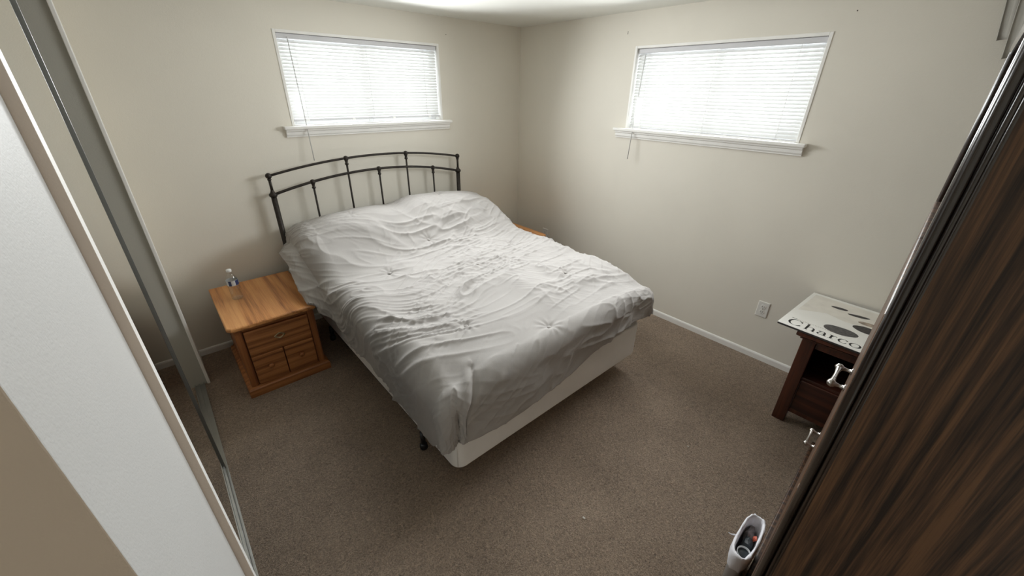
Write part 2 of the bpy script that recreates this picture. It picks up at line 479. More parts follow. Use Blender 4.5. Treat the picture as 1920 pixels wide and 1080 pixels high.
# ------------------------------------------------------------------ sliding mirror doors in the closet
trk = empty('door_track', (-.18, 1.06, 0)); tag(trk, 'metal floor track of the sliding mirrored closet doors', 'track')
box('track_base', -.026, .026, 0, 1.868, 0, .004, 'alum', trk)
for dx in (-.025, -.002, .023): box('track_lip', dx - .002, dx + .002, 0, 1.868, .004, .014, 'alum', trk)
def mirror_door(x, y0, y1, label):
    root = empty('mirror_door', (x, y0, .016)); tag(root, label, 'mirror door')
    L, H = y1 - y0, 2.15
    box('mirror_glass', -.004, .0, .012, L - .012, .02, H - .02, 'mirror', root)
    box('backing_board', -.010, -.0045, .012, L - .012, .02, H - .02, 'trim', root)
    box('stile', -.012, .007, 0, .012, 0, H, 'stile', root, .0012)
    box('stile', -.012, .007, L - .012, L, 0, H, 'stile', root, .0012)
    box('door_rail', -.012, .004, .012, L - .012, 0, .02, 'alum', root)
    box('door_rail', -.012, .004, .012, L - .012, H - .02, H, 'alum', root)
mirror_door(-.168, 1.062, 2.05, 'mirrored sliding closet door with a thin metal frame beside the white wall corner')

# ------------------------------------------------------------------ bed
BX0, BX1, BY0, BY1 = .68, 2.20, 1.14, 3.17
frame = empty('bed_frame', (1.39, 3.255, 0)); tag(frame, 'dark bronze metal bed frame with arched spindle headboard', 'bed frame')
def arc(z_end, z_peak, x): return z_peak - (z_peak - z_end) * (x / .796) ** 2
for s in (-1, 1):
    px = s * .796
    bm = bmesh.new()
    add_tube(bm, [(px, 0, .0), (px, 0, 1.10)], .0185, 14); o = obj('post', bm, 'iron', frame, True)
    bm = bmesh.new(); add_lathe(bm, [(.019, 1.088), (.026, 1.096), (.028, 1.104), (.026, 1.112), (.016, 1.120), (.012, 1.132), (.0095, 1.14)], 16, (px, 0, 0)); obj('collar', bm, 'iron', o, True)
    tube('upper_post', [(px, 0, 1.12), (px, 0, 1.225)], .0095, 'iron', frame, 12)
    bm = bmesh.new(); add_lathe(bm, [(.008, 1.205), (.014, 1.209), (.014, 1.214), (.010, 1.219)] + [(.021 * math.sin(a), 1.237 - .021 * math.cos(a)) for a in (.6, .9, 1.2, 1.57, 1.9, 2.3, 2.7, 3.0)], 16, (px, 0, 0)); obj('finial', bm, 'iron', frame, True)
xs = [-.796 + 1.592 * i / 32 for i in range(33)]
tube('upper_rail', [(x, 0, arc(1.237, 1.316, x)) for x in xs], .0088, 'iron', frame)
tube('lower_rail', [(x, 0, arc(1.104, 1.205, x)) for x in xs], .0098, 'iron', frame)
for x, hi in ((.875 - 1.39, 0), (1.15 - 1.39, 1), (1.405 - 1.39, 0), (1.66 - 1.39, 1), (1.915 - 1.39, 0)):
    zt = arc(1.237, 1.316, x) if hi else arc(1.104, 1.205, x)
    sp = tube('spindle', [(x, 0, .50), (x, 0, zt)], .0075, 'iron', frame)
    bm = bmesh.new(); add_lathe(bm, [(.009, zt - .052), (.014, zt - .047), (.014, zt - .040), (.010, zt - .034), (.012, zt - .020), (.018, zt - .008), (.019, zt + .003), (.015, zt + .012), (.006, zt + .017)], 14, (x, 0, 0)); obj('knuckle', bm, 'iron', sp, True)
tube('cross_rail', [(-.796, 0, .50), (.796, 0, .50)], .010, 'iron', frame)
for s in (-1, 1):
    box('side_rail', s * .682 - .014, s * .682 + .014, -2.05, -.01, .118, .148, 'black', frame, .002)
    for y in (-1.76, -.35):
        lg = tube('leg', [(s * .70, y, .04), (s * .70, y, .125)], .014, 'black', frame)
        bm = bmesh.new(); add_lathe(bm, [(.012, 0), (.021, .006), (.022, .02), (.020, .036), (.012, .045)], 12, (s * .70, y, 0)); obj('foot', bm, 'black', lg, True)
box('cross_bar', -.70, .70, -1.78, -1.745, .112, .120, 'black', frame); box('cross_bar', -.70, .70, -.37, -.335, .112, .120, 'black', frame)

def rounded_slab(name, x0, x1, y0, y1, z0, z1, rc, re, m, parent=None, sub=0):
    """box with round vertical corners rc and rounded top and bottom edge re"""
    bm = bmesh.new(); rows = []
    prof = [(re, z0)] + [(re * (1 - math.sin(a)), z0 + re * (1 - math.cos(a))) for a in (.4, .8, 1.2, PI / 2)] + \
           [(re * (1 - math.cos(a)), z1 - re * (1 - math.sin(a))) for a in (.4, .8, 1.2, PI / 2)]
    for ins, z in prof:
        row = []
        for cx, cy, a0 in ((x1 - rc, y1 - rc, 0), (x0 + rc, y1 - rc, PI / 2), (x0 + rc, y0 + rc, PI), (x1 - rc, y0 + rc, 1.5 * PI)):
            for k in range(7):
                a = a0 + PI / 2 * k / 6; row.append(bm.verts.new((cx + (rc - ins) * math.cos(a), cy + (rc - ins) * math.sin(a), z)))
        rows.append(row)
    n = len(rows[0])
    for a, b in zip(rows, rows[1:]):
        for k in range(n): bm.faces.new((a[k], a[(k + 1) % n], b[(k + 1) % n], b[k]))
    bm.faces.new(rows[0][::-1]); bm.faces.new(rows[-1])
    return obj(name, bm, m, parent, True)
spring = rounded_slab('box_spring', BX0, BX1, BY0, BY1, .149, .395, .055, .012, 'box')
tag(spring, 'white cloth covered box spring showing below the comforter', 'box spring')
for (x, y) in ((BX0 + .016, BY0 + .016), (BX1 - .016, BY0 + .016)):
    tube('corner_seam', [(x - .0005, y - .0005, .165), (x - .0005, y - .0005, .38)], .0025, 'box', spring, 6)
mat_ = rounded_slab('mattress', BX0 + .01, BX1 - .01, BY0 + .03, BY1 + .01, .396, .60, .09, .05, 'mattress')
tag(mat_, 'white mattress hidden under the grey comforter', 'mattress')

# --- value noise for the cloth
_rs = np.random.RandomState(11)
_T = _rs.rand(256, 256)
def vnoise(x, y):
    xi = np.floor(x).astype(int); yi = np.floor(y).astype(int); fx = x - xi; fy = y - yi
    fx = fx * fx * fx * (fx * (fx * 6 - 15) + 10); fy = fy * fy * fy * (fy * (fy * 6 - 15) + 10)
    a = _T[xi & 255, yi & 255]; b = _T[(xi + 1) & 255, yi & 255]; c = _T[xi & 255, (yi + 1) & 255]; d = _T[(xi + 1) & 255, (yi + 1) & 255]
    return (a * (1 - fx) + b * fx) * (1 - fy) + (c * (1 - fx) + d * fx) * fy
def ridge(x, y): return 1 - np.abs(2 * vnoise(x, y) - 1)
def sstep(a, b, x):
    t = np.clip((x - a) / (b - a), 0, 1); return t * t * (3 - 2 * t)

def pillow_rise(x, y):
    rise = sstep(2.38, 2.93, y) * (1 - .22 * sstep(3.02, 3.22, y))
    prof = 1 - .10 * np.exp(-((x - 1.37) / .13) ** 2) - .28 * np.abs((x - 1.40) / .80) ** 3.5
    return .265 * rise * prof
def top_z(x, y):
    z = .705 + .028 * sstep(1.2, 2.2, x) * sstep(1.15, 1.7, y) - .03 * (1 - sstep(1.12, 1.45, y))
    z = z + .014 * np.cos((x - 1.44) / .75 * PI / 2)
    z = z - .040 * np.exp(-((x - .72) ** 2 + (y - 1.17) ** 2) / .12 ** 2) - .025 * np.exp(-((x - 2.17) ** 2 + (y - 1.17) ** 2) / .11 ** 2)
    return z + pillow_rise(x, y)

def comforter():
    x0, x1, y0, y1 = .722, 2.175, 1.180, 3.205
    DL, DF, DR = .52, .40, .48
    ns, nt_ = 380, 400
    S = np.linspace(x0 - DL, x1 + DR, ns)[None, :].repeat(nt_, 0)
    T = np.linspace(y0 - DF, y1 + .02, nt_)[:, None].repeat(ns, 1)
    qx = np.clip(S, x0, x1); qy = np.clip(T, y0, None)
    ol = np.clip(x0 - S, 0, None) / DL; orr = np.clip(S - x1, 0, None) / DR; of = np.clip(y0 - T, 0, None) / DF
    side = np.maximum(ol, orr)
    rho = np.maximum(side, of)
    th = np.where(rho > 0, np.arctan2(of, side + 1e-9), 0)             # 0 = side, pi/2 = foot
    sg = np.where(S < (x0 + x1) / 2, -1.0, 1.0)
    # hem lengths along the border
    yy = qy; xx = qx
    dl = .468 + .018 * np.sin(yy * 5.0 + .4) + .06 * np.exp(-((yy - 1.36) / .10) ** 2) - .10 * (1 - sstep(1.18, 1.30, yy)) - .15 * sstep(2.26, 2.48, yy)      # over the end table the cloth lies short
    dr = .46 - .12 * (1 - sstep(1.15, 1.6, yy)) + .02 * np.sin(yy * 4.1)
    df = .350 + .035 * np.sin((xx - .6) * 3.4 + .4) - .10 * sstep(1.35, 2.2, xx) - .055 * (1 - sstep(.70, .95, xx))
    dside = np.where(sg < 0, dl, dr)
    w = sstep(.15, 1.25, th)
    D = dside * (1 - w) + df * w
    D = D + np.where(sg < 0, -.015, -.05) * np.exp(-((th - .42) / .45) ** 2) * (of > 0) * (side > 0) * sstep(.0, .25, th)
    d = rho * D
    R = .085 + .024 * (sg < 0) * (1 - w) + .02 * sstep(2.4, 2.8, qy) * (of <= 0)
    Lr = R * PI / 2
    flare = np.where(sg < 0, -.11 + .77 * sstep(2.40, 2.58, yy), .05) * (1 - w) + .06 * w
    e = np.clip(d - Lr, 0, None)
    out = np.where(d < Lr, R * np.sin(d / R), R + flare * e)
    drop = np.where(d < Lr, R * (1 - np.cos(d / R)), R + e * np.sqrt(np.clip(1 - flare ** 2, .1, 1)))
    # corner fold: the side flap stands out and laps over the foot
    fold = (sg < 0) * (.040 * np.exp(-((th - .50) / .30) ** 2) - .030 * np.exp(-((th - 1.05) / .14) ** 2)) * (of > 0) * (side > 0) * sstep(.04, .30, d)
    out = out + fold
    nx = np.where(rho > 0, sg * np.cos(th), 0) * (side > 0); ny = -np.sin(th) * (of > 0)
    X = qx + nx * out; Y = qy + ny * out
    Z = top_z(qx, qy) - drop
    # soft belly on the hanging sides
    hang = sstep(.10, .3, d)
    wav = .016 * (vnoise(S * 3.1 + 3, T * 3.1) - .5) * hang * 2
    X = X + nx * wav; Y = Y + ny * wav
    # ---- wrinkles, along the normal
    P = np.stack([X, Y, Z], -1)
    du = np.gradient(P, axis=1); dv = np.gradient(P, axis=0)
    Nn = np.cross(du, dv); Nn /= np.linalg.norm(Nn, axis=-1, keepdims=True) + 1e-9
    wx = (vnoise(S * 2.2, T * 2.2 + 9) - .5); wy = (vnoise(S * 2.2 + 31, T * 2.2) - .5)
    bend = .50 * np.clip(1.35 - S, 0, None) ** 2 + .10 * (S - 1.4)              # wrinkles sweep down toward the near side
    t2 = T - bend + .22 * wx; s2 = S + .25 * wy
    a1 = ridge(s2 * 2.3, t2 * 12.0) ** 4
    a2 = ridge(s2 * 4.0 + 17, t2 * 23.0 + 5) ** 4
    a3 = ridge((S * .8 + T * .6) * 5 + wx * 2, (T * .8 - S * .6) * 26 + 40) ** 4
    a4 = ridge((S * .7 - T * .7) * 7 + 60, (T * .7 + S * .7) * 42 + wy * 4) ** 3
    patch = sstep(.32, .62, vnoise(S * 2.6 + 5, T * 2.6 + 2)); patch2 = sstep(.35, .65, vnoise(S * 3.1 + 50, T * 3.1 + 22))
    mid = sstep(1.18, 1.5, T) * (1 - .72 * sstep(2.62, 2.92, T))
    h = (.0145 * a1 * (.35 + .65 * patch) + .0095 * a2 * (.3 + .7 * patch2) + .0070 * a3 * patch + .0036 * a4 * patch2) * (.20 + .80 * mid)
    # diagonal drag lines on the foot drop
    dg = ridge((S * .9 - T * .5) * 10 + wx * 3, (T * .9 + S * .35) * 7 + 12) ** 3
    h = h + .014 * dg * of ** .5 * sstep(.9, 1.6, S) + .004 * a3 * (of > 0)
    # long folds falling down the left side
    lf = ridge((T * .9 + S * .55) * 7 + wy * 1.5, S * 1.2 + 3) ** 3
    h = h + .012 * lf * sstep(.05, .5, ol) * (T > 1.1)
    h = h + .008 * ridge((S * .75 - T * .65) * 2.2 + wy * 2, (T * .75 + S * .65) * 6.5 + 20 + wx * 3) ** 4 * mid
    h = h + .010 * (vnoise(S * 4.5, T * 4.5 + 70) - .5) * 2
    # deep crease where the side flap laps over the foot near the corner
    ax, ay, bx, by = .83, 1.20, .665, .86
    ln = math.hypot(bx - ax, by - ay); ex, ey = (bx - ax) / ln, (by - ay) / ln
    al = np.clip(((S - ax) * ex + (T - ay) * ey), 0, ln); px_ = S - ax - al * ex; py_ = T - ay - al * ey
    dist = np.hypot(px_, py_) * np.sign(px_ * ey - py_ * ex); gr = .25 + .75 * al / ln
    h = h + gr * (-.024 * np.exp(-(dist / .011) ** 2) + .016 * np.exp(-((dist - .030) / .020) ** 2))
    # tufts pull the quilt in
    for (tx, ty) in TUFTS:
        rr = np.sqrt((S - tx) ** 2 + (T - ty) ** 2); an = np.arctan2(T - ty, S - tx)
        h = h - .012 * np.exp(-(rr / .026) ** 2) - .004 * np.exp(-(rr / .09) ** 2)
        h = h + .0022 * np.cos(an * 9 + tx * 20) * np.exp(-((rr - .045) / .035) ** 2)
    P = P + Nn * h[..., None]
    # cloth never sinks into the mattress, table or floor
    V = P.reshape(-1, 3)
    V[:, 2] = np.maximum(V[:, 2], .05)
    rest = ((V[:, 0] < .60) | (V[:, 0] > 2.19)) & (V[:, 1] > 2.50)             # lies on the end tables
    V[rest, 2] = np.maximum(V[rest, 2], .546 + .004 * np.sin(V[rest, 1] * 60))
    idx = np.arange(ns * nt_).reshape(nt_, ns)
    F = np.stack([idx[:-1, :-1], idx[:-1, 1:], idx[1:, 1:], idx[1:, :-1]], -1).reshape(-1, 4)
    me = bpy.data.meshes.new('comforter')
    me.from_pydata(V.tolist(), [], F.tolist()); me.update()
    o = link('comforter', me, 'comforter', None, True)
    md = o.modifiers.new('thickness', 'SOLIDIFY'); md.thickness = .010; md.offset = -1
    tag(o, 'rumpled light grey tufted comforter spread over the bed', 'comforter')
    bm = bmesh.new(); add_lathe(bm, [(.001, -.003), (.010, -.002), (.0125, .002), (.010, .005), (.003, .007)], 10)
    for k, (tx, ty) in enumerate(TUFTS):
        i = int(np.argmin((S - tx) ** 2 + (T - ty) ** 2)); p = V[i]
        if k == 0: t = obj('tuft', bm, 'comforter', o, True); tm = t.data
        else: t = link('tuft', tm, None, o)
        t.location = (p[0], p[1], p[2] + .001)
        n = Vector(Nn.reshape(-1, 3)[i]); t.rotation_euler = n.to_track_quat('Z', 'Y').to_euler()
    return o
TUFTS = [(1.33, 3.08), (1.80, 2.98), (1.00, 2.93), (.97, 2.30), (1.42, 2.55), (1.48, 2.02), (.985, 1.46), (1.33, 1.19), (1.95, 2.2), (1.85, 1.55)]
comforter()

def pillow(name, cx, cy, cz, lx, ly, lz, label, rot=(0, 0, 0)):
    n = 22; vs = []; fs = []
    for side in (1, -1):
        for j in range(n + 1):
            for i in range(n + 1):
                u = -1 + 2 * i / n; v = -1 + 2 * j / n
                e = max(0, (1 - u ** 4)) ** .5 * max(0, (1 - v ** 4)) ** .5
                pin = 1 - .06 * (1 - abs(u)) * abs(v) ** 3; pin2 = 1 - .06 * (1 - abs(v)) * abs(u) ** 3
                vs.append((u * lx / 2 * pin2, v * ly / 2 * pin, side * lz / 2 * e))
    for s in (0, 1):
        b0 = s * (n + 1) ** 2
        for j in range(n):
            for i in range(n):
                a = b0 + j * (n + 1) + i; q = (a, a + 1, a + n + 2, a + n + 1)
                fs.append(q if s == 0 else q[::-1])
    me = bpy.data.meshes.new(name); me.from_pydata(vs, [], fs); me.update()
    o = link(name, me, 'pillow', None, True); o.location = (cx, cy, cz); o.rotation_euler = rot
    return tag(o, label, 'pillow', 'bed pillows')
pillow('pillow', .975, 2.95, .705, .74, .50, .17, 'grey pillow under the comforter at the end table with the bottle', (.05, 0, 0))
pillow('pillow', 1.79, 2.95, .705, .72, .48, .17, 'grey pillow under the comforter at the far end table', (.05, 0, 0))

# ------------------------------------------------------------------ oak end tables
def end_table(loc, label):
    """local origin: front-left bottom corner, x across, y to the wall"""
    t = empty('end_table', loc); tag(t, label, 'end table', 'oak end tables beside the bed')
    W, Dp, H = .510, .70, .53
    # top: clipped corners and a stepped edge
    def outline(ins, c): return [(c + ins, ins), (W - c - ins, ins), (W - ins, c + ins), (W - ins, Dp - ins), (ins, Dp - ins), (ins, c + ins)]
    bm = bmesh.new()
    lv = [(.016, H - .034), (.010, H - .032), (.004, H - .026), (.004, H - .020), (-.001, H - .018), (-.001, H - .006), (.003, H - .001), (.006, H)]
    rows = [[bm.verts.new((x, y - .03, z)) for x, y in outline(i, .022)] for i, z in lv]
    for a, b in zip(rows, rows[1:]):
        for k in range(6): bm.faces.new((a[k], a[(k + 1) % 6], b[(k + 1) % 6], b[k]))
    bm.faces.new(rows[0][::-1]); bm.faces.new(rows[-1])
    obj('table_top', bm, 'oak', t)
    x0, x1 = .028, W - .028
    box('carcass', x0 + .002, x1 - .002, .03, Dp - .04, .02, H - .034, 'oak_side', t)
    # plinth with a bevelled top
    bm = bmesh.new()
    a0, a1 = .004, W - .004
    lv = [(.0, 0), (.0, .052), (.006, .060), (.020, .066), (.024, .070)]
    rows = [[bm.verts.new(p) for p in ((a0 + i, -.004 + i, z), (a1 - i, -.004 + i, z), (a1 - i, Dp - .05, z), (a0 + i, Dp - .05, z))] for i, z in lv]
    for a, b in zip(rows, rows[1:]):
        for k in range(4): bm.faces.new((a[k], a[(k + 1) % 4], b[(k + 1) % 4], b[k]))
    bm.faces.new(rows[0][::-1]); bm.faces.new(rows[-1])
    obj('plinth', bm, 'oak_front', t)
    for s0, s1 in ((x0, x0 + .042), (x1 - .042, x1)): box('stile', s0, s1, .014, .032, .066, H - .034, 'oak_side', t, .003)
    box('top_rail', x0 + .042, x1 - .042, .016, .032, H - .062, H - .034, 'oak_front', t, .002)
    dw0, dw1 = x0 + .046, x1 - .046
    def panel(name, u0, u1, z0, z1, m):
        bm = bmesh.new(); add_box(bm, u0, u1, .004, .026, z0, z1, .004, 2)
        return obj(name, bm, m, t)
    dr = panel('drawer', dw0, dw1, .298, H - .066, 'oak_front')
    mid = (dw0 + dw1) / 2
    # oval pierced brass plate with a bail
    bm = bmesh.new(); n = 28; A = []; B = []; C2 = []; D2 = []
    for k in range(n):
        a = 2 * PI * k / n; lob = 1 + .10 * math.cos(4 * a)
        for lst, f, y in ((A, 1, .0035), (B, .96, .0005), (C2, .60, .0005), (D2, .56, .0035)):
            lst.append(bm.verts.new((mid + .030 * f * lob * math.cos(a), y, .378 + .019 * f * lob * math.sin(a))))
    for P_, Q_ in ((A, B), (B, C2), (C2, D2)):
        for k in range(n): bm.faces.new((P_[k], P_[(k + 1) % n], Q_[(k + 1) % n], Q_[k]))
    obj('pull_plate', bm, 'brass', dr, True)
    tube('bail_pull', [(mid - .024, -.001, .380)] + [(mid - .024 + .048 * k / 10, -.010, .380 - .014 * math.sin(PI * k / 10)) for k in range(1, 10)] + [(mid + .024, -.001, .380)], .0022, 'brass', dr, 8)
    box('mid_rail', dw0, dw1, .016, .032, .284, .296, 'oak_front', t, .001)
    for u0, u1, kx in ((dw0, mid - .003, .5), (mid + .003, dw1, .5)):
        d = panel('door', u0, u1, .078, .282, 'oak_front')
        bm = bmesh.new(); add_lathe(bm, [(.009, .006), (.008, -.004), (.010, -.009), (.015, -.013), (.016, -.017), (.012, -.021), (.004, -.023)], 16, ((u0 + u1) / 2, 0, .195), 'y')
        obj('knob', bm, 'oak_side', d, True)
    return t
end_table((.048, 2.565, 0), 'honey oak end table with a water bottle on it')
end_table((2.222, 2.585, 0), 'honey oak end table in the corner behind the bed')

# ------------------------------------------------------------------ water bottle
bt = empty('water_bottle', (.178, 2.955, .531)); tag(bt, 'clear plastic water bottle with a blue and white label', 'bottle')
prof = [(.020, 0), (.029, .001), (.0325, .006), (.0325, .012)]
for k in range(9): prof += [(.0312, .016 + k * .0095), (.0325, .0205 + k * .0095)]
prof += [(.0325, .136), (.0318, .142), (.028, .155), (.021, .168), (.0145, .178), (.0128, .184), (.0128, .190), (.0155, .191), (.0155, .193), (.0128, .194), (.0125, .199)]
bm = bmesh.new(); add_lathe(bm, prof, 24); obj('bottle_body', bm, 'pet', bt, True)
wp = [(max(.001, r - .0012), z + .001) for r, z in prof if z < .140]
bm = bmesh.new(); add_lathe(bm, wp, 24); obj('water', bm, 'water', bt, True)
bm = bmesh.new(); add_lathe(bm, [(.0148, .194), (.0150, .196), (.0150, .208), (.0140, .2095), (.002, .2098)], 24); obj('cap', bm, 'cap', bt, True)
def wrap(name, a0, a1, z0, z1, r, m, parent):
    bm = bmesh.new(); n = max(3, int(abs(a1 - a0) / .2)); lo = []; hi = []
    for k in range(n + 1):
        a = a0 + (a1 - a0) * k / n
        lo.append(bm.verts.new((r * math.cos(a), r * math.sin(a), z0))); hi.append(bm.verts.new((r * math.cos(a), r * math.sin(a), z1)))
    for k in range(n): bm.faces.new((lo[k], lo[k + 1], hi[k + 1], hi[k]))
    return obj(name, bm, m, parent, True)
lab = wrap('label', 0, 2 * PI, .103, .138, .0332, 'label_white', bt)
for a0, a1, z0, z1 in ((-1.2, -.35, .104, .137), (-2.4, -1.9, .104, .137), (-.9, 2.9, .104, .112), (1.0, 2.6, .104, .137)):
    wrap('label_print', a0, a1, z0, z1, .0335, 'label_blue', lab)

# ------------------------------------------------------------------ outlets
def outlet(y, z, label):
    o = empty('wall_outlet', (XR, y, z)); tag(o, label, 'outlet', 'white duplex outlets')
    bm = bmesh.new(); add_box(bm, -.006, 0, -.038, .038, -.060, .060, .0045, 2, lambda c: c.x < -.005); obj('cover_plate', bm, 'outlet', o)
    for s in (-1, 1):
        bm = bmesh.new(); add_lathe(bm, [(.0175, -.006), (.0175, -.0075), (.0165, -.0082)], 20, (0, 0, s * .0195), 'x')
        f = obj('receptacle', bm, 'outlet', o)
        for dy in (-.0063, .0063): box('slot', -.0088, -.0078, dy - .0013, dy + .0013, s * .0195 - .001, s * .0195 + .008, 'slot', f)
        bm = bmesh.new(); add_lathe(bm, [(.0026, -.0088), (.0026, -.0078)], 10, (0, 0, s * .0195 - .0085), 'x'); obj('slot', bm, 'slot', f)
    bm = bmesh.new(); add_lathe(bm, [(.003, -.0072), (.003, -.0055)], 10, (0, 0, 0), 'x'); obj('screw', bm, 'nickel', o)
outlet(.662, .400, 'white duplex outlet on the wall near the small red-brown table')
outlet(2.862, .392, 'white duplex outlet half hidden behind the corner end table')

# ------------------------------------------------------------------ small red-brown side table
st = empty('side_table', (2.72, .08, 0)); tag(st, 'small red-brown wooden side table with a drawer and square legs', 'side table')
SX0, SX1, SY0, SY1 = -.262, .275, -.235, .228                 # outer faces of the legs, local
for x0, x1 in ((SX0, SX0 + .058), (SX1 - .058, SX1)):
    for y0, y1 in ((SY0, SY0 + .066), (SY1 - .066, SY1)):
        bm = bmesh.new(); add_box(bm, x0, x1, y0, y1, 0, .585, .004, 2); obj('leg', bm, 'cherry', st)
bm = bmesh.new()
lv = [(.020, .583), (.020, .590), (.004, .600), (.0, .604), (.0, .622), (.004, .627)]
rows = [[bm.verts.new(p) for p in ((SX0 - .035 + i, SY0 - .03 + i, z), (SX1 + .01 - i, SY0 - .03 + i, z), (SX1 + .01 - i, SY1 + .03 - i, z), (SX0 - .035 + i, SY1 + .03 - i, z))] for i, z in lv]
for a, b in zip(rows, rows[1:]):
    for k in range(4): bm.faces.new((a[k], a[(k + 1) % 4], b[(k + 1) % 4], b[k]))
bm.faces.new(rows[0][::-1]); bm.faces.new(rows[-1]); obj('table_top', bm, 'cherry', st)
box('apron', SX0 + .012, SX0 + .028, SY0 + .066, SY1 - .066, .535, .584, 'cherry', st, .002)
box('back_panel', SX1 - .03, SX1 - .012, SY0 + .066, SY1 - .066, .10, .584, 'cherry_dark', st)
for y in (SY0 + .02, SY1 - .036): box('side_panel', SX0 + .058, SX1 - .058, y, y + .016, .095, .584, 'cherry_dark', st)
box('shelf', SX0 + .020, SX1 - .03, SY0 + .036, SY1 - .036, .318, .334, 'cherry_dark', st, .002)
box('drawer', SX0 + .012, SX0 + .032, SY0 + .068, SY1 - .068, .105, .316, 'cherry_dark', st, .004)
box('bottom_rail', SX0 + .016, SX0 + .030, SY0 + .066, SY1 - .066, .078, .104, 'cherry', st, .002)

# ------------------------------------------------------------------ drawing pad on the side table
pad = empty('drawing_pad', (2.425, .441, .6285), -.048); tag(pad, 'large white pad of charcoal paper lying on the side table', 'drawing pad')
PL, PW = .592, .46                                                 # local x away from the room, local -y to the right
box('pad_sheets', .001, PL - .001, -PW + .001, -.001, .0, .0105, 'padedge', pad)
box('pad_cover', 0, PL, -PW, 0, .0106, .0122, 'pad', pad)
ZP = .0123
def flat_poly(name, pts, m, parent, z=ZP, th=.0002):
    bm = bmesh.new(); add_prism(bm, pts, 'z', z, z + th); return obj(name, bm, m, parent)
def blob(cx, cy, rx, ry, rot, m, seed):
    r = random.Random(seed); pts = []
    ph = [r.uniform(0, 6) for _ in range(3)]
    for k in range(32):
        a = 2 * PI * k / 32; q = 1 + .03 * math.sin(2 * a + ph[0]) + .025 * math.sin(3 * a + ph[1]) + .015 * math.sin(5 * a + ph[2])
        u, v = rx * q * math.cos(a), ry * q * math.sin(a)
        pts.append((cx + u * math.cos(rot) - v * math.sin(rot), cy + u * math.sin(rot) + v * math.cos(rot)))
    flat_poly('printed_stroke', pts, m, pad)
flat_poly('printed_wash', [(.25, -.02), (PL - .03, -.02), (PL - .03, -PW + .02), (.32, -PW + .02), (.30, -.24), (.33, -.14)], 'sepia', pad, ZP - .00015)
def pxy(x, y):                                                     # room point on the pad -> pad coordinates
    dx, dy = x - 2.425, y - .441; c, s = math.cos(.048), math.sin(.048)
    return dx * c - dy * s, dx * s + dy * c
for (xa, ya, xb, yb, half, m, sd) in ((2.878, .286, 2.883, .205, .017, 'char2', 1), (2.839, .199, 2.858, .095, .016, 'char2', 2), (2.776, .135, 2.775, .040, .024, 'char3', 3), (2.571, .254, 2.578, .103, .050, 'char1', 4), (2.694, .146, 2.685, .020, .042, 'char2', 5)):
    a = pxy(xa, ya); b = pxy(xb, yb)
    blob((a[0] + b[0]) / 2, (a[1] + b[1]) / 2, math.dist(a, b) / 2, half, math.atan2(b[1] - a[1], b[0] - a[0]), m, sd)

# serif lettering: broad-nib strokes; glyph space u to the right, v up, x-height 1
def nib(bm, pts, thick, thin, fn):
    L = []; R_ = []
    for i, p in enumerate(pts):
        q0 = pts[max(0, i - 1)]; q1 = pts[min(len(pts) - 1, i + 1)]
        dx, dy = q1[0] - q0[0], q1[1] - q0[1]; l = math.hypot(dx, dy) or 1; dx, dy = dx / l, dy / l
        w = (thin + (thick - thin) * abs(dy) ** 1.6) / 2
        L.append((p[0] - dy * w, p[1] + dx * w)); R_.append((p[0] + dy * w, p[1] - dx * w))
    for i in range(len(pts) - 1):
        quad = [L[i], L[i + 1], R_[i + 1], R_[i]]
        vs = [bm.verts.new((*fn(u, v), ZP + .0003)) for u, v in quad]
        try: bm.faces.new(vs)
        except ValueError: pass
def bow(cx, cy, rx, ry, a0, a1, n=22): return [(cx + rx * math.cos(math.radians(a0 + (a1 - a0) * k / n)), cy + ry * math.sin(math.radians(a0 + (a1 - a0) * k / n))) for k in range(n + 1)]
TK, TN = .21, .055
def glyph(ch):
    """list of (polyline, thick, thin), advance"""
    if ch == 'C': return [(bow(.78, .80, .68, .80, 38, 325), .25, .06), ([(1.32, 1.52), (1.32, 1.02)], .07, .05), ([(1.22, .30), (1.36, .42)], .05, .05)], 1.62
    if ch == 'h': return [([(.30, 0), (.30, 1.65)], TK, TN), ([(.08, 1.60), (.30, 1.65)], TK, .07), ([(.30, .70)] + bow(.66, .62, .36, .38, 170, 0) + [(1.02, 0)], TK, TN), ([(.08, .03), (.52, .03)], TK, .06), ([(.80, .03), (1.24, .03)], TK, .06)], 1.32
    if ch == 'a': return [(bow(.48, .66, .30, .34, 165, 5) + [(.80, .15), (.90, .02), (1.02, .08)], TK, TN), ([(.78, .60)] + bow(.46, .29, .32, .27, 80, 330), .18, TN)], 1.10
    if ch == 'r': return [([(.30, 0), (.30, 1.0)], TK, TN), ([(.08, .96), (.30, 1.0)], TK, .07), ([(.30, .66), (.48, .92), (.66, .98), (.80, .86)], .15, .06), ([(.06, .03), (.58, .03)], TK, .06)], .92
    if ch == 'c': return [(bow(.52, .50, .42, .50, 45, 325), .20, TN), ([(.80, .90), (.86, .74)], .13, .1)], 1.02
    if ch == 'o': return [(bow(.56, .50, .46, .50, 0, 360, 30), .20, TN)], 1.14
    return [([(.30, 0), (.30, 1.65)], TK, TN), ([(.08, 1.60), (.30, 1.65)], TK, .07), ([(.06, .03), (.56, .03)], TK, .06)], .64
XH, AD = .046, .0500
u = 0.0
base = pxy(2.452, .404)
for ch in 'Charcoal':
    strokes, adv = glyph(ch)
    bm = bmesh.new()
    for pts, tk, tn in strokes:
        nib(bm, pts, tk, tn, lambda a, b, u=u: (base[0] + b * XH, base[1] - u - a * AD * .93))
    obj('letter', bm, 'ink', pad); u += adv * AD * .955
